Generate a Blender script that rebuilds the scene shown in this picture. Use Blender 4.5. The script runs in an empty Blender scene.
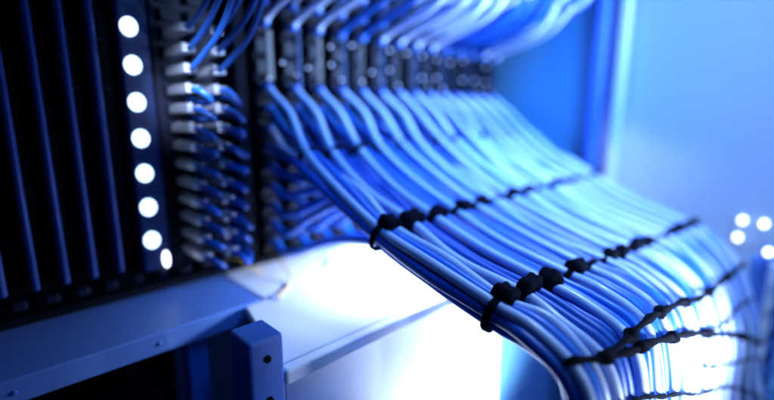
import bpy, bmesh, math, random
from mathutils import Vector, Matrix
random.seed(7)
S = 0.36                                   # metres from the lens to the chassis face; layout units are multiples of it
scn = bpy.context.scene
C = bpy.data.collections.new('rack'); scn.collection.children.link(C)

# ------------------------------------------------------------------ camera, world, light, exposure
PITCH = math.atan(85 / 430); YAW = math.radians(45.9)      # the chassis face runs along +X, its outward normal is -Y
cam_d = bpy.data.cameras.new('camera'); cam = bpy.data.objects.new('camera', cam_d); C.objects.link(cam)
scn.camera = cam
fwd = Vector((math.cos(PITCH) * math.cos(YAW), math.cos(PITCH) * math.sin(YAW), -math.sin(PITCH)))
cam.location = (0, 0, 0)
cam.rotation_euler = fwd.to_track_quat('-Z', 'Y').to_euler()
cam_d.sensor_width = 36; cam_d.lens = 20.0
cam_d.clip_start = 0.005; cam_d.clip_end = 60
cam_d.dof.use_dof = True; cam_d.dof.focus_distance = 0.67 * S; cam_d.dof.aperture_fstop = 1.6

W = bpy.data.worlds.new('World'); scn.world = W; W.use_nodes = True
wb = W.node_tree.nodes['Background']; wb.inputs[0].default_value = (0.0, 0.13, 1.0, 1); wb.inputs[1].default_value = 0.05
scn.view_settings.view_transform = 'Standard'; scn.view_settings.look = 'None'
scn.view_settings.exposure = 0; scn.view_settings.gamma = 1

def lamp(name, loc, target, power, size, col, spread=180, sy=None):
    d = bpy.data.lights.new(name, 'AREA'); d.energy = power; d.color = col; d.shape = 'RECTANGLE'
    d.size = size * S; d.size_y = (sy or size) * S; d.spread = math.radians(spread)
    o = bpy.data.objects.new(name, d); C.objects.link(o)
    o.location = Vector(loc) * S
    o.rotation_euler = (Vector(target) - Vector(loc)).to_track_quat('-Z', 'Y').to_euler()
    return o
LAV = (0.42, 0.66, 1.0); WHT = (0.62, 0.76, 1.0); BLU = (0.0, 0.25, 1.0)
lamp('overhead_lamp', (1.45, 0.15, 1.7), (1.17, 0.40, -0.25), 0.75, 0.34, LAV, 54)
lamp('wall_fill', (0.75, -1.2, 0.7), (1.75, -0.25, 0.05), 1.15, 0.9, LAV, 95)  # unseen fill, added to brighten the pale wall
lamp('key_fill', (1.35, -0.80, 0.10), (1.10, 0.75, 0.36), 2.0, 0.14, LAV, 46)  # added light out of view, reaches the upper cables
lamp('blue_fill', (0.95, -0.40, 1.0), (1.25, 0.9, -0.05), 2.0, 0.7, BLU, 58)  # added saturated fill, no such fixture in the room
lamp('shelf_fill', (0.84, 0.63, -0.25), (0.72, 0.82, -0.40), 1.8, 0.30, WHT, 140, 0.06)  # unseen light added under the cable sheet to whiten the shelf
lamp('low_panel_fill', (0.93, 0.38, -1.0), (0.98, 0.60, -0.66), 1.3, 0.26, WHT, 105)  # unseen light added below the frame to whiten the lower panel
lamp('hang_fill', (0.92, -0.50, -0.62), (0.92, 0.17, -0.53), 1.45, 0.3, WHT, 60)  # added out of frame to burn out the hanging cables
lamp('plug_fill', (0.10, 0.20, 0.42), (0.36, 0.95, 0.04), 0.045, 0.05, WHT, 12)  # narrow unseen beam added for the steel plugs

# ------------------------------------------------------------------ materials
def mat(name, col, rough=0.5, metal=0.0, spec=0.5, coat=0.0, emit=None, es=0.0, noise=0.0, nscale=60, bump=0.0, trans=0.0):
    m = bpy.data.materials.new(name); m.use_nodes = True
    nt = m.node_tree; b = nt.nodes['Principled BSDF']
    b.inputs['Base Color'].default_value = (*col, 1); b.inputs['Roughness'].default_value = rough
    b.inputs['Metallic'].default_value = metal; b.inputs['Specular IOR Level'].default_value = spec
    b.inputs['Coat Weight'].default_value = coat; b.inputs['Coat Roughness'].default_value = 0.25
    b.inputs['Transmission Weight'].default_value = trans
    if emit: b.inputs['Emission Color'].default_value = (*emit, 1); b.inputs['Emission Strength'].default_value = es
    if noise or bump:
        tc = nt.nodes.new('ShaderNodeTexCoord'); n = nt.nodes.new('ShaderNodeTexNoise')
        n.inputs['Scale'].default_value = nscale; n.inputs['Detail'].default_value = 5
        nt.links.new(tc.outputs['Object'], n.inputs['Vector'])
        if noise:
            mx = nt.nodes.new('ShaderNodeMix'); mx.data_type = 'RGBA'
            mx.inputs['A'].default_value = (*[c * (1 - noise) for c in col], 1)
            mx.inputs['B'].default_value = (*[min(1, c * (1 + noise)) for c in col], 1)
            nt.links.new(n.outputs['Fac'], mx.inputs['Factor']); nt.links.new(mx.outputs['Result'], b.inputs['Base Color'])
            mr = nt.nodes.new('ShaderNodeMapRange'); mr.inputs['To Min'].default_value = rough * 0.8; mr.inputs['To Max'].default_value = min(1, rough * 1.2)
            nt.links.new(n.outputs['Fac'], mr.inputs['Value']); nt.links.new(mr.outputs['Result'], b.inputs['Roughness'])
        if bump:
            bp = nt.nodes.new('ShaderNodeBump'); bp.inputs['Strength'].default_value = bump; bp.inputs['Distance'].default_value = 0.0006
            nt.links.new(n.outputs['Fac'], bp.inputs['Height']); nt.links.new(bp.outputs['Normal'], b.inputs['Normal'])
    return m
M = {
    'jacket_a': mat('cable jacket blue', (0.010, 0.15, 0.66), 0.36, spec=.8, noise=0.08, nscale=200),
    'jacket_shaded': mat('cable jacket shade-toned dark blue', (0.003, 0.085, 0.46), 0.42, spec=.6, noise=0.08, nscale=200),  # shade of the deeper cables put into the jacket colour
    'jacket_lit': mat('cable jacket highlight-toned blue', (0.50, 0.60, 0.86), 0.30, spec=.9, noise=0.06, nscale=200),  # highlight of the top-lit cables put into the jacket colour
    'jacket_d': mat('jumper jacket navy', (0.006, 0.06, 0.30), 0.42, spec=.6),
    'plug': mat('clear plug', (0.06, 0.09, 0.20), 0.25),
    'boot': mat('plug boot', (0.03, 0.10, 0.42), 0.45),
    'tie': mat('black velcro', (0.002, 0.003, 0.008), 0.95, spec=0.1, bump=0.8, nscale=900),
    'black': mat('black chassis paint', (0.002, 0.003, 0.009), 0.7, spec=0.08, noise=0.3, nscale=80, bump=0.15),
    'fin': mat('fin paint', (0.018, 0.05, 0.24), 0.42, metal=0.3, noise=0.15),
    'card': mat('card faceplate', (0.003, 0.006, 0.022), 0.5, spec=.2, noise=0.25, nscale=150),
    'cardlip': mat('card rim', (0.010, 0.035, 0.14), 0.45, metal=0.3, noise=0.2),
    'port': mat('port shell', (0.003, 0.006, 0.02), 0.5, spec=.2),
    'contact': mat('gilt contacts', (0.06, 0.06, 0.08), 0.5, metal=0.3),
    'steel': mat('bright steel', (0.36, 0.37, 0.46), 0.38, metal=0.5, noise=0.1, nscale=120),
    'white': mat('white enamel', (0.72, 0.75, 0.82), 0.45, noise=0.03, nscale=40, bump=0.05),
    'bluegrey': mat('blue enamel', (0.07, 0.19, 0.60), 0.45, noise=0.04, nscale=30, bump=0.05),
    'rail': mat('shade-toned rail enamel', (0.11, 0.23, 0.60), 0.45, noise=0.06, nscale=30, bump=0.08),  # white enamel, its falloff into shade put into the base colour
    'cabblue': mat('blue cabinet panel', (0.13, 0.35, 0.55), 0.5, noise=0.05, nscale=25, bump=0.05),  # bluer base colour than the wall
    'strip': mat('strip housing', (0.006, 0.02, 0.10), 0.45, noise=0.2),
    'wall': mat('pale wall paint', (0.50, 0.57, 0.68), 0.6, noise=0.03, nscale=8, bump=0.05),
    'floor': mat('floor sheet', (0.35, 0.40, 0.60), 0.5, noise=0.08, nscale=10),
    'lens': mat('lit lens', (0.8, 0.9, 1), 0.3, emit=(0.55, 0.80, 1.0), es=3.5),
    'lens2': mat('lit small lens', (0.8, 0.9, 1), 0.3, emit=(0.75, 0.85, 1.0), es=5.0),
    'glint': mat('glowing glint', (0.6, 0.7, 1), 0.3, emit=(0.45, 0.58, 1.0), es=0.8),  # weak glow painting glints between the ports
    'yellow': mat('yellow wire', (0.55, 0.30, 0.02), 0.4),
    'green': mat('green wire', (0.02, 0.35, 0.12), 0.4),
}

# ------------------------------------------------------------------ helpers
def link(name, bm, m, parent=None, loc=None, smooth=False, bevel=0.0):
    me = bpy.data.meshes.new(name); bmesh.ops.recalc_face_normals(bm, faces=bm.faces); bm.to_mesh(me); bm.free(); me.materials.append(M[m])
    if smooth:
        for p in me.polygons: p.use_smooth = True
    o = bpy.data.objects.new(name, me); C.objects.link(o)
    if bevel:
        b = o.modifiers.new('bevel', 'BEVEL'); b.width = bevel * S; b.segments = 3; b.limit_method = 'ANGLE'
    if loc is not None: o.location = Vector(loc) * S
    if parent: o.parent = parent
    return o
def thing(name, label, cat, loc=(0, 0, 0), group=None):
    o = bpy.data.objects.new(name, None); C.objects.link(o); o.location = Vector(loc) * S; o.empty_display_size = 0.01
    return tag(o, label, cat, group)
def tag(o, label, cat, group=None, kind=None):
    o['label'] = label; o['category'] = cat
    if group: o['group'] = group
    if kind: o['kind'] = kind
    return o
def box(bm, x0, x1, y0, y1, z0, z1):
    vs = [bm.verts.new((x * S, y * S, z * S)) for z in (z0, z1) for y in (y0, y1) for x in (x0, x1)]
    for f in ((0, 1, 3, 2), (4, 6, 7, 5), (0, 4, 5, 1), (2, 3, 7, 6), (0, 2, 6, 4), (1, 5, 7, 3)): bm.faces.new([vs[i] for i in f])
def bx(*a):
    bm = bmesh.new(); box(bm, *a); return bm
def boxes(lst):
    bm = bmesh.new()
    for a in lst: box(bm, *a)
    return bm
def disc(bm, c, r, axis, n=28, t=0.004, ry=None):
    """short cylinder with domed face; axis 'x' or 'y'"""
    ry = ry or r; rings = []
    for (k, dd) in ((1, 0), (1, t), (0.8, t * 1.5), (0.4, t * 1.9)):
        ring = []
        for i in range(n):
            a = 2 * math.pi * i / n; u = math.cos(a) * r * k; v = math.sin(a) * ry * k
            p = (c[0] + u, c[1] - dd, c[2] + v) if axis == 'y' else (c[0] - dd, c[1] + u, c[2] + v)
            ring.append(bm.verts.new(Vector(p) * S))
        rings.append(ring)
    for a, b in zip(rings, rings[1:]):
        for i in range(n): bm.faces.new((a[i], a[(i + 1) % n], b[(i + 1) % n], b[i]))
    bm.faces.new(rings[-1]); bm.faces.new(rings[0][::-1])
def spline(P, n):
    """Catmull-Rom through control points, n samples a span"""
    P = [Vector(p) for p in P]; Q = [2 * P[0] - P[1]] + P + [2 * P[-1] - P[-2]]; out = []
    for i in range(1, len(Q) - 2):
        a, b, c, d = Q[i - 1:i + 3]
        for k in range(n):
            t = k / n
            out.append(0.5 * ((2 * b) + (c - a) * t + (2 * a - 5 * b + 4 * c - d) * t * t + (3 * b - a - 3 * c + d) * t ** 3))
    out.append(P[-1]); return out
def tube(bm, pts, r, sides=9, closed=False, flat=1.0, up=Vector((1, 0, 0))):
    pts = [Vector(p) for p in pts]; rings = []; n = len(pts)
    for i, p in enumerate(pts):
        t = (pts[(i + 1) % n] - pts[i - 1]) if closed else (pts[min(i + 1, n - 1)] - pts[max(i - 1, 0)])
        t.normalize(); u = up - t * up.dot(t)
        if u.length < 1e-4: u = Vector((0, 1, 0)) - t * t.y
        u.normalize(); v = t.cross(u)
        rr = r(i / (n - 1)) if callable(r) else r
        rings.append([bm.verts.new((p + u * math.cos(a) * rr + v * math.sin(a) * rr * flat) * S) for a in [2 * math.pi * k / sides for k in range(sides)]])
    m = n if closed else n - 1
    for i in range(m):
        a, b = rings[i], rings[(i + 1) % n]
        for k in range(sides): bm.faces.new((a[k], a[(k + 1) % sides], b[(k + 1) % sides], b[k]))
    if not closed: bm.faces.new(rings[0][::-1]); bm.faces.new(rings[-1])
ORD = ['first', 'second', 'third', 'fourth', 'fifth', 'sixth', 'seventh', 'eighth', 'ninth', 'tenth', 'eleventh', 'twelfth', 'thirteenth', 'fourteenth', 'fifteenth']

# ------------------------------------------------------------------ the setting
o = link('wall', bx(1.70, 1.80, -4.0, 2.2, -2.2, 2.6), 'wall'); o['kind'] = 'structure'
o = link('floor', bx(-3.0, 1.69, -4.0, 2.2, -1.62, -1.55), 'floor'); o['kind'] = 'structure'

# ------------------------------------------------------------------ server cabinet: beam, shelf, lower panel, uprights, side panel
cab = thing('server_cabinet', 'pale metal server cabinet frame standing round the black switch chassis', 'cabinet', (0.5, 0.9, -1.55))
def cpart(name, bm, m, bevel=0.0, smooth=False):
    o = link(name, bm, m, None, bevel=bevel, smooth=smooth); o.parent = cab; o.matrix_parent_inverse = Matrix.Translation(-cab.location); return o
cpart('beam', bx(-1.2, 0.405, 0.795, 1.06, -0.425, -0.3835), 'rail', 0.004)
bm = bmesh.new(); v = [[bm.verts.new(Vector((x, y, z)) * S) for x, y in ((0.305, 0.556), (1.56, 0.556), (1.56, 1.04), (0.408, 1.04), (0.408, 0.794), (0.362, 0.788))] for z in (-0.398, -0.383)]
bm.faces.new(v[1]); bm.faces.new(v[0][::-1])
for i in range(6): bm.faces.new((v[0][i], v[0][(i + 1) % 6], v[1][(i + 1) % 6], v[1][i]))
cpart('shelf', bm, 'white', 0.003)
cpart('shelf_lip', bx(0.304, 1.56, 0.535, 0.557, -0.412, -0.386), 'white', 0.005)
cpart('lower_panel', bx(0.334, 1.04, 0.600, 0.625, -1.54, -0.405), 'white', 0.006)
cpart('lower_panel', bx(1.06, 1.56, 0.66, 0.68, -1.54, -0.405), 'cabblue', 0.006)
cpart('upright', bx(0.247, 0.302, 0.536, 0.600, -1.54, -0.320), 'bluegrey', 0.005)
cpart('upright', bx(0.26, 0.30, 0.84, 0.88, -1.54, -0.44), 'bluegrey', 0.005)
cpart('kick_plate', bx(-1.2, 0.25, 0.90, 0.92, -1.54, -0.44), 'black', 0.003)
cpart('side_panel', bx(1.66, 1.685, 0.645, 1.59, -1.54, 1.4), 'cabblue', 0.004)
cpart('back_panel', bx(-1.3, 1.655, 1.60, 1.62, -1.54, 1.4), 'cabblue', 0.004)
up = cpart('upright', bx(1.625, 1.688, 0.598, 0.640, -1.54, 1.4), 'bluegrey', 0.012)
cpart('upright', bx(1.640, 1.688, 0.532, 0.566, -1.54, 1.4), 'white', 0.014)
bm = bmesh.new(); disc(bm, (0.71, 0.533, -0.395), 0.010, 'y', t=0.006); cpart('bolt', bm, 'steel', smooth=True)
bm = bmesh.new(); disc(bm, (0.404, 0.795, -0.40), 0.009, 'y', t=0.006); cpart('bolt', bm, 'steel', smooth=True)

# ------------------------------------------------------------------ modular switch chassis
ch = thing('switch_chassis', 'black modular switch chassis with tall vertical fins on its left side', 'network switch', (0.5, 1.0, -0.38))
def hpart(name, bm, m, bevel=0.0, smooth=False, parent=None):
    parent = parent or ch
    o = link(name, bm, m, None, bevel=bevel, smooth=smooth); o.parent = parent; o.matrix_parent_inverse = Matrix.Translation(-parent.location); return o
hpart('housing', boxes([(-1.2, 1.56, 1.045, 1.50, -0.379, 1.2), (-1.2, 1.56, 0.985, 1.043, -0.379, -0.362)]), 'black', 0.003)
hpart('cooling_panel', bx(-1.2, 0.225, 1.022, 1.043, -0.30, 1.2), 'black', 0.002)
for k in range(-6, 3):
    x = 0.100 + 0.0455 * k
    hpart('fin', bx(x - 0.0062, x + 0.0062, 0.975, 1.020, -0.318, 1.2), 'fin', 0.0058)
rows = [(-1.2, 0.225, 1.0135, 1.0165, z - 0.0015, z + 0.0015) for z in (0.33, 0.237, 0.144, 0.051, -0.042, -0.135, -0.228)]
hpart('cross_wires', boxes(rows), 'card')
for k in range(-5, 9):
    x = 0.075 + 0.048 * k
    hpart('foot_block', bx(x - 0.012, x + 0.012, 0.975, 1.0, -0.348, -0.330), 'card', 0.005)
hpart('divider_bar', bx(0.452, 0.480, 0.955, 1.043, -0.36, 1.2), 'black', 0.003)
hpart('end_bar', bx(1.545, 1.556, 0.985, 1.043, -0.36, 1.2), 'card', 0.003)

# lit strip
ls = thing('light_strip', 'upright dark blue strip with a row of round glowing white lamps', 'light strip', (0.262, 1.0, -0.33))
hpart('strip_body', bx(0.236, 0.292, 0.990, 1.043, -0.335, 1.2), 'strip', 0.006, parent=ls)
for k in range(-1, 7):
    z = 0.169 - 0.072 * k
    bm = bmesh.new(); disc(bm, (0.256, 0.9895, z), 0.0150, 'y', ry=0.0175); hpart('lamp_lens', bm, 'lens', smooth=True, parent=ls)
bm = bmesh.new(); disc(bm, (0.280, 0.989, -0.311), 0.0065, 'y', ry=0.018); hpart('lamp_lens', bm, 'lens2', smooth=True, parent=ls)

# uplink module with steel plugs and short jumpers
um = thing('uplink_module', 'narrow port module with bright steel plugs beside the glowing light strip', 'port module', (0.37, 1.0, -0.35))
hpart('faceplate', bx(0.297, 0.448, 1.018, 1.043, -0.345, 1.2), 'card', 0.003, parent=um)
hpart('edge_trim', bx(0.300, 0.312, 1.006, 1.017, -0.33, 1.2), 'card', 0.002, parent=um)
for k in range(-9, 10):
    z = 0.012 + 0.0385 * k
    if z < -0.33: continue
    hpart('port', boxes([(0.318, 0.348, 0.998, 1.0175, z - 0.013, z + 0.013)]), 'port', 0.002, parent=um)
    hpart('port', boxes([(0.375, 0.405, 0.998, 1.0175, z - 0.013, z + 0.013)]), 'port', 0.002, parent=um)

def plug_mesh(L=0.030):
    bm = boxes([(-0.0125, 0.0125, -L, 0.0, -0.0070, 0.0070), (-0.005, 0.005, -L * .8, -0.006, 0.0074, 0.0115)])
    me = bpy.data.meshes.new('plug'); bmesh.ops.recalc_face_normals(bm, faces=bm.faces); bm.to_mesh(me); bm.free(); return me
def boot_mesh():
    bm = bmesh.new(); tube(bm, [(0, -0.0305, 0), (0, -0.038, 0), (0, -0.045, 0), (0, -0.056, 0)], lambda t: 0.0118 - 0.0030 * t, 10)
    me = bpy.data.meshes.new('boot'); bm.to_mesh(me); bm.free()
    for p in me.polygons: p.use_smooth = True
    me.materials.append(M['boot']); return me
PM = plug_mesh(); PM.materials.append(M['plug']); PS = plug_mesh(0.105); PS.materials.append(M['steel']); BMH = boot_mesh()

def cable(port, path, r, m, label, group, cat='network cable', plug=PM, n=7, boot=True, name='patch_cable'):
    """path in layout units, absolute; origin at the port"""
    P = [Vector(p) - Vector(port) for p in path]
    bm = bmesh.new(); tube(bm, spline(P, n), r, 9)
    o = link(name, bm, m, None, loc=port, smooth=True); tag(o, label, cat, group)
    if plug:
        p = bpy.data.objects.new('plug', plug); C.objects.link(p); p.parent = o
    if boot:
        p = bpy.data.objects.new('boot', BMH); C.objects.link(p); p.parent = o
    return o

row = 0
for zi in range(4, -9, -1):
    z = 0.012 + 0.0385 * zi
    if z < -0.32: continue
    for ci, x in enumerate((0.333, 0.390)):
        port = (x, 1.0, z); j = lambda s: random.uniform(-s, s); col = ('left', 'right')[ci]
        if zi >= 2:
            path = [(x, 0.892, z), (x + .008, 0.85, z + .022), (x + 0.018, 0.78, z + 0.075 + j(.01)), (x + 0.03 + j(.01), 0.70, z + 0.16), (x + .05, 0.62, z + 0.28), (x + .06, .58, z + .5)]
            cable(port, path, 0.0055, 'jacket_d', 'dark blue cable climbing from the %s steel plug in the %s column' % (['top', 'second', 'third'][4 - zi], col), 'cables climbing from the steel plugs', plug=PS, boot=False)
        else:
            if ci: path = [(x, 0.892, z), (x + .006, 0.868 + j(.01), z - .004), (x + 0.020 + j(.004), 0.855 + j(.012), z - .014 + j(.010)), (x + 0.036 + j(.004), 0.89 + j(.012), z - .022 + j(.01)), (x + .044, 0.95, z - .012), (x + .044, 1.012, z - .010)]
            else: path = [(x, 0.892, z), (x + .008, 0.872 + j(.006), z - .006), (x + 0.026, 0.868 + j(.008), z - .018 + j(.006)), (x + 0.030, 0.93, z - .026 + j(.004)), (x + .029, 1.012, z - .018)]
            cable(port, path, 0.0060, random.choice(['jacket_d', 'jacket_d', 'jacket_shaded']), 'short dark jumper looping from the %s steel plug down in the %s column' % (ORD[3 + 1 - zi], col), 'short jumpers beside the light strip', plug=PS, boot=False)

# ------------------------------------------------------------------ line cards with two columns of ports
XC = []
PZ = [0.065 - 0.048 * i for i in range(9)] + [0.113, 0.161, 0.209] + [0.209 + 0.048 * i for i in range(1, 8)]
port_me = None
for k in range(7):
    x0 = 0.500 + 0.1493 * k
    where = 'next to the black divider bar' if k == 0 else ('at the far end by the blue side panel' if k == 6 else '%s in the row from the light strip side' % ORD[k])
    lc = thing('line_card', 'tall black line card full of ports, %s' % where, 'line card', (x0 + .07, 1.0, -0.36), 'line cards side by side in the chassis')
    hpart('faceplate', bx(x0, x0 + 0.141, 1.020, 1.043, -0.36, 1.2), 'card', 0.002, parent=lc)
    hpart('card_rim', bx(x0 + 0.142, x0 + 0.1485, 0.990, 1.043, -0.36, 1.2), 'cardlip', 0.0015, parent=lc)
    hpart('port_block', boxes([(x0 + 0.012, x0 + 0.052, 0.985, 1.0195, -0.355, 0.60), (x0 + 0.088, x0 + 0.126, 0.985, 1.0195, -0.355, 0.60)]), 'black', 0.002, parent=lc)
    hpart('contact_strip', bx(x0 + 0.062, x0 + 0.077, 1.004, 1.0195, 0.085, 0.205), 'contact', 0.002, parent=lc)
    for dx in (0.032, 0.107):
        XC.append(x0 + dx)
        for q, z in enumerate((0.095, 0.128, 0.158, 0.186)):
            z += random.uniform(-.008, .008)
            if random.random() < .35: continue
            bm = bmesh.new(); disc(bm, (x0 + dx + 0.018 * (-1) ** q, 0.983, z), 0.0035, 'y', n=12); hpart('glint_dot', bm, 'glint', smooth=True, parent=lc)  # small glowing discs drawn as glints
        for z in PZ:
            if port_me is None:
                t = hpart('port', bx(-0.015, 0.015, -0.006, 0.006, -0.015, 0.015), 'port', 0.002, parent=lc); port_me = t.data
                t.matrix_parent_inverse = Matrix.Identity(4); t.location = Vector((dx - 0.07, -0.0215, z + 0.36)) * S
            else:
                t = bpy.data.objects.new('port', port_me); C.objects.link(t); t.parent = lc; t.location = Vector((dx - 0.07, -0.0215, z + 0.36)) * S

# ------------------------------------------------------------------ the combed sheets of patch cables
R = 0.0094
HUE = {'jacket_a': 'blue', 'jacket_shaded': 'shade-toned blue', 'jacket_lit': 'highlight-toned blue'}
JM = [['jacket_lit'], ['jacket_shaded', 'jacket_a'], ['jacket_a', 'jacket_shaded', 'jacket_lit'], ['jacket_shaded'], ['jacket_a', 'jacket_shaded'], ['jacket_shaded', 'jacket_a', 'jacket_lit'], ['jacket_shaded'], ['jacket_shaded', 'jacket_a'], ['jacket_shaded', 'jacket_a']]  # lit tone on the top of each bundle, shaded tones deeper
def offsets(n):
    """packed rows: a wide flat bundle"""
    rows = [[-1, 0, 1], [-1.5, -0.5, 0.5, 1.5], [-0.5, 0.5]]
    out = []
    for r_, row in enumerate(rows):
        for c in row: out.append((c * 1.95 * R, -r_ * 1.85 * R))
    return out[:n]
def lerp_tab(x, T):
    for (a, va), (b, vb) in zip(T, T[1:]):
        if x <= b: return va + (vb - va) * max(0, (x - a)) / (b - a)
    return T[-1][1]
def low_path(X):
    d = X - 0.52
    zf = lerp_tab(d, [(0, -.335), (.06, -.322), (.2, -.318), (.35, -.343), (.55, -.372), (1.0, -.410)]); yf = 0.180 - 0.032 * d
    z2 = -0.270 - 0.050 * d; y2 = 0.310 - 0.055 * d; c = 1 - 0.8 * d
    return [(X, 0.78, -0.080 + 0.02 * d), (X, 0.665, -0.147), (X, 0.55, -0.204), (X, 0.43, -0.240 - 0.02 * d), (X, y2, z2),
            (X, (y2 + yf) / 2, z2 * .62 + zf * .38 + .004), (X, yf, zf), (X, yf - 0.024 - .012 * d, zf - 0.075), (X, yf - 0.020 - .045 * d, zf - 0.16),
            (X - 0.01 * c, yf + 0.02 * c - .085 * d, zf - 0.27), (X - 0.03 * c, yf + 0.09 * c - .13 * d, zf - 0.40), (X - 0.05 * c, yf + 0.17 * c - .18 * d, zf - 0.62), (X - .06 * c, yf + .2 * c - .2 * d, -1.3)]
def up_path(X):
    d = X - 0.52
    return [(X, 0.80, 0.212), (X, 0.725, 0.272), (X, 0.655, 0.350), (X, 0.592, 0.45), (X, 0.54, 0.58), (X, 0.50, 0.80)]
def bump_at(y): return 0
for b, X in enumerate(XC):
    near = 'nearest the camera edge' if b == 0 else None
    offs = offsets(9); base = low_path(X)
    lab = 'blue cable plugged %s down in the ' + ORD[b] + ' lower port column from the left'
    grp = 'cables of the %s lower bundle' % ORD[b]
    bj = random.uniform(-.006, .006); bz = random.uniform(-.006, .006)
    order = list(range(9))
    for i in order:
        z = PZ[i]; ox, oz = offs[i]
        if i < 4: ox, oz = offs[i]
        port = (X, 1.0, z)
        j = lambda s: random.uniform(-s, s)
        yj = 0.80 - 0.022 * i                                    # lower ports join the bundle further out
        path = [(X, 0.955, z), (X + j(.004), 0.915 - 0.003 * i, z - 0.014)] if i > 2 else [(X, 0.957, z), (X + j(.003), 0.930, z - 0.018), (X + j(.003), 0.868, z - 0.062)]
        zt = None
        for q, (px, py, pz) in enumerate(base):
            if py > yj + 0.02 and q < 3: continue
            w = 0.0020 if q in (2, 4) else 0.0034
            if i <= 2: zt = True
            if not zt:
                zt = True
                path.append((X + ox * 1.3 + j(.005), (0.905 + py) / 2 - .01, (z * 0.55 + (pz + oz) * 0.45) + 0.012 + j(.006)))
            # offsets turn with the sheet: below the fold the stack direction is +Y instead of -Z
            f = (0, 0, 0, 0, 0, .3, .75, 1, 1, 1, 1, 1, 1)[q]
            sag = (bz if q not in (2, 4) else 0)
            ex = 0.66 if q in (2, 4) else 1.05
            path.append((px + ox * ex + j(w) + (bj if q not in (2, 4) else 0), py - oz * f + j(w) * .6, pz + oz * (1 - f) + j(w) + sag))
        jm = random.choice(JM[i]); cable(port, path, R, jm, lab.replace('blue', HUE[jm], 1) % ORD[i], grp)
    lab = 'blue cable plugged %s up in the ' + ORD[b] + ' upper port column from the left'
    grp = 'cables of the %s upper bundle' % ORD[b]
    base = up_path(X)
    for i in range(8):
        z = 0.209 + 0.048 * i; ox, oz = offs[i]; oz = -oz
        if i == 7: ox, oz = offs[8][0], -offs[8][1]
        port = (X, 1.0, z); j = lambda s: random.uniform(-s, s)
        path = [(X, 0.955, z), (X + j(.004), 0.915 - .002 * i, z + 0.022)]
        lo = [q for q in base if q[2] + 0.01 > z + 0.035 and q[1] < 0.85]
        for (px, py, pz) in lo:
            path.append((px + ox * 1.5 + j(.008), py + oz * .8 + j(.008), pz + oz * .5 + j(.008)))
        path.append((X + ox, 0.47 + oz, 1.2))
        jm = random.choice(['jacket_shaded', 'jacket_shaded', 'jacket_lit', 'jacket_lit', 'jacket_lit']); cable(port, path, R * 0.86, jm, lab.replace('blue', HUE[jm], 1) % ORD[i], grp)

# ------------------------------------------------------------------ ties
def ring_tie(X, P, T, w, h, band, label, group, thick=0.006, tail=True):
    """strap round a bundle at P; T is the run direction of the bundle"""
    T = Vector(T).normalized(); U = Vector((1, 0, 0)); V = T.cross(U).normalized()
    if V.z < 0: V = -V
    bm = bmesh.new(); n = 30; rings = []
    for i in range(n):
        a = 2 * math.pi * i / n
        ca, sa = math.cos(a), math.sin(a); e = 0.72
        u = math.copysign(abs(ca) ** e, ca) * w; v = math.copysign(abs(sa) ** e, sa) * h
        rad = Vector(P) + U * u + V * v; out = (U * ca / w + V * sa / h).normalized()
        wob = 1 + 0.12 * math.sin(3 * a + X * 40)
        prof = [(-band, 0), (-band * .9, thick), (-band * .4, thick * 1.35 * wob), (band * .4, thick * 1.3), (band * .95, thick * wob), (band, 0)]
        rings.append([bm.verts.new((rad + T * s + out * t) * S) for s, t in prof])
    for i in range(n):
        a, b = rings[i], rings[(i + 1) % n]
        for k in range(6): bm.faces.new((a[k], a[(k + 1) % 6], b[(k + 1) % 6], b[k]))
    o = link('cable_tie', bm, 'tie', smooth=True); tag(o, label, 'cable tie', group)
    if tail:
        bm = bmesh.new(); bmesh.ops.create_icosphere(bm, subdivisions=3, radius=1)
        a, c, e = w * random.uniform(.60, .92), tail * random.uniform(.85, 1.25), h * random.uniform(.7, 1.0); sx = random.uniform(-.3, .3) * w
        for v in bm.verts:
            q = Vector([math.copysign(abs(c_) ** .62, c_) for c_ in v.co]); k = 1 + .10 * math.sin(q.x * 5 + X * 30) + .08 * math.cos(q.y * 6 + X * 17)
            v.co = (Vector(P) + U * (q.x * a * k + sx) + T * (q.y * c * k) + V * (q.z * e * k + h * .72)) * S
        link('strap_knot', bm, 'tie', o, smooth=True)
    return o
def tang(path, q): return Vector(path[q + 1]) - Vector(path[q - 1])
for b, X in enumerate(XC):
    base = low_path(X)
    ww = 3.0 * R; hh = 2.75 * R
    for q, row, band in ((0, 'row nearest the ports', 0.0070), (2, 'middle row', 0.0070), (4, 'row nearest the bend', 0.0070)):
        if q == 0 and b > 11: continue
        P = Vector(base[q]); T = tang(base, q) if q else Vector((0, -.12, -.06))
        V = T.normalized().cross(Vector((1, 0, 0))); V = V if V.z > 0 else -V
        P = P - V * 1.9 * R
        k = random.uniform(0.85, 1.15)
        ring_tie(X, P, T, ww, hh, band * k, 'black tie on the %s lower bundle from the left, %s' % (ORD[b], row), 'black ties in the %s' % row,
                 thick=(0.004 if q == 0 else 0.0035 * k), tail=(0 if q == 0 else 0 if b in (5, 8, 12) and q == 2 or b in (4, 9) and q == 4 else (0.0165 if b < 6 else 0.012)))

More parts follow.
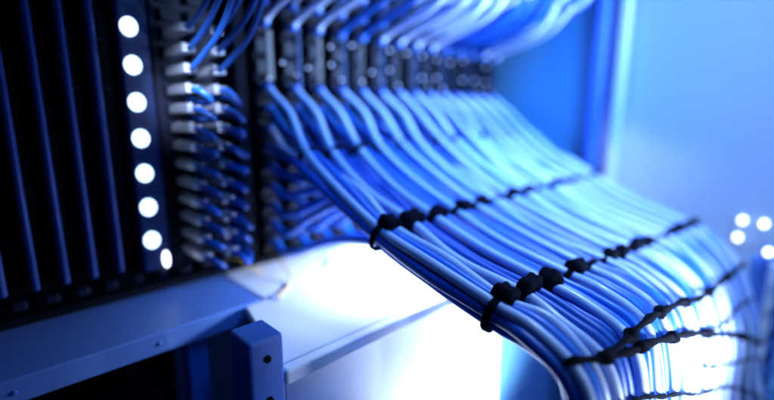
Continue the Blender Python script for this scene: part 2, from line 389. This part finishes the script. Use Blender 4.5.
# long cords laced across the bend and the hanging part of the sheet
def sheet_pt(X, z, off=0.010):
    """front of the hanging sheet at height z"""
    P = spline(low_path(X), 8)
    P = P[40:]
    best = min(P, key=lambda p: abs(p.z - z)); i = P.index(best)
    t = (P[min(i + 1, len(P) - 1)] - P[max(i - 1, 0)]).normalized()
    nrm = Vector((0, t.z, -t.y)); nrm = nrm if nrm.y < 0 else -nrm
    return best + nrm * (R + off)
CORDS = [('thick black cord lacing the hanging cables just below the bend', [(0.50, -0.315), (0.60, -0.328), (0.73, -0.348), (0.94, -0.41), (1.28, -0.53), (1.50, -0.62)], 0.0055),
         ('thin dark cord lacing the hanging cables below the thick black cord', [(0.56, -0.375), (0.64, -0.395), (0.75, -0.44), (0.94, -0.52), (1.28, -0.66), (1.53, -0.80)], 0.0032),
         ('dark knotted cord across the top of the bend above the thick cord', [(0.55, -0.325), (0.70, -0.320), (0.87, -0.345), (1.07, -0.378), (1.3, -0.40), (1.53, -0.42)], 0.0055),
         ('thin dark cord between the knotted cord and the thick black cord', [(0.80, -0.37), (1.0, -0.425), (1.15, -0.46), (1.35, -0.475), (1.50, -0.50)], 0.0028),
         ('thin dark cord crossing the pale hanging cables near the picture bottom', [(0.55, -0.415), (0.68, -0.45), (0.80, -0.50), (1.0, -0.60), (1.28, -0.74), (1.50, -0.88)], 0.003),
         ('thin dark cord across the far hanging cables in the middle of the white patch', [(0.95, -0.475), (1.1, -0.53), (1.25, -0.58), (1.40, -0.63), (1.50, -0.66)], 0.0025)]
for lab, pts, r in CORDS:
    bm = bmesh.new(); P = []
    for (X, z) in [tuple(v) for v in [(p.x, p.y) for p in spline([(a, c, 0) for a, c in pts], 6)]]:
        q = sheet_pt(min(max(X, .5), 1.53), z, 0.002 + r * .6); q.x = X; P.append(q)
    # smooth the stepping
    for _ in range(3): P = [P[0]] + [(P[i - 1] + P[i] * 2 + P[i + 1]) / 4 for i in range(1, len(P) - 1)] + [P[-1]]
    tube(bm, P, lambda t, r=r: r * (1 + 0.35 * math.sin(t * 60)), 8, up=Vector((0, 1, 0)))
    o = link('lacing_cord', bm, 'tie', smooth=True); tag(o, lab, 'cord', 'cords lacing the bent cable sheet')
    if r > .005:
        for t in range(4, len(P) - 2, 5):
            bm = bmesh.new(); bmesh.ops.create_icosphere(bm, subdivisions=2, radius=r * 1.9 * S)
            for v in bm.verts: v.co *= random.uniform(.85, 1.2)
            bmesh.ops.translate(bm, vec=P[t] * S, verts=bm.verts); link('knot', bm, 'tie', o, smooth=True)

# ------------------------------------------------------------------ right edge: slotted upright with small lit lamps
cm = thing('cable_manager', 'tall blue slotted cable manager upright at the bent end of the cables', 'cable manager', (1.62, 0.10, -1.5))
hpart('back_plate', bx(1.60, 1.64, -0.02, 0.122, -1.54, -0.405), 'bluegrey', 0.006, parent=cm)
hpart('edge_strip', bx(1.575, 1.5995, 0.056, 0.078, -1.54, -0.41), 'white', 0.003, parent=cm)
for k in range(8):
    z = -0.45 - 0.075 * k
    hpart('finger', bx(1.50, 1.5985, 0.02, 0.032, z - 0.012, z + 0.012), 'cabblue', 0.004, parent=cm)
pl = thing('lamp_cluster', 'cluster of small round white lamps on the pale wall above the cable manager', 'indicator lamps', (1.69, 0.1, -0.3))
hpart('lamp_plate', bx(1.694, 1.699, 0.095, 0.185, -0.40, -0.30), 'wall', 0.003, parent=pl)
for y, z in ((0.163, -0.320), (0.112, -0.322), (0.168, -0.376)):
    bm = bmesh.new(); disc(bm, (1.6935, y, z), 0.009, 'x', ry=0.0105); hpart('lamp_lens', bm, 'lens2', smooth=True, parent=pl)

sl = thing('indicator_lamp', 'single round white lamp on a small bracket at the top of the cable manager', 'indicator lamp', (1.60, 0.086, -0.40))
hpart('bracket', bx(1.601, 1.606, 0.070, 0.102, -0.4045, -0.365), 'bluegrey', 0.002, parent=sl)
bm = bmesh.new(); disc(bm, (1.6005, 0.086, -0.384), 0.0095, 'x', ry=0.011); hpart('lamp_lens', bm, 'lens2', smooth=True, parent=sl)
# screws and slots of the cabinet frame
for x, z in ((0.274, -0.352), (0.274, -0.42)):
    bm = bmesh.new(); disc(bm, (x, 0.5355, z), 0.006, 'y', n=6, t=0.003); cpart('screw', bm, 'black')
for k in range(3):
    bm = bmesh.new(); disc(bm, (-0.20 + 0.20 * k, 0.7945, -0.404), 0.0035, 'y', n=12, t=0.001); cpart('screw', bm, 'bluegrey')
# ------------------------------------------------------------------ loose thin wires by the chassis foot
def wire(pts, m, lab):
    bm = bmesh.new(); tube(bm, spline(pts, 8), 0.0019, 7); o = link('thin_wire', bm, m, smooth=True); tag(o, lab, 'wire', 'thin loose wires at the chassis foot')
wire([(0.50, 0.96, -0.33), (0.505, 0.90, -0.345), (0.50, 0.84, -0.376), (0.46, 0.80, -0.379), (0.43, 0.775, -0.379), (0.415, 0.72, -0.42), (0.413, .70, -0.50), (0.38, 0.692, -0.47)], 'yellow', 'thin yellow wire hanging over the cabinet beam down to the upright')
wire([(0.60, 0.97, -0.345), (0.62, 0.93, -0.34), (0.65, 0.90, -0.375), (0.62, 0.86, -0.379), (0.57, 0.85, -0.379)], 'green', 'thin green wire curled on the white shelf under the cables')
wire([(0.40, 0.975, -0.345), (0.42, 0.95, -0.335), (0.45, 0.93, -0.36), (0.48, 0.93, -0.379)], 'yellow', 'short yellow wire end curled in front of the dark chassis foot')
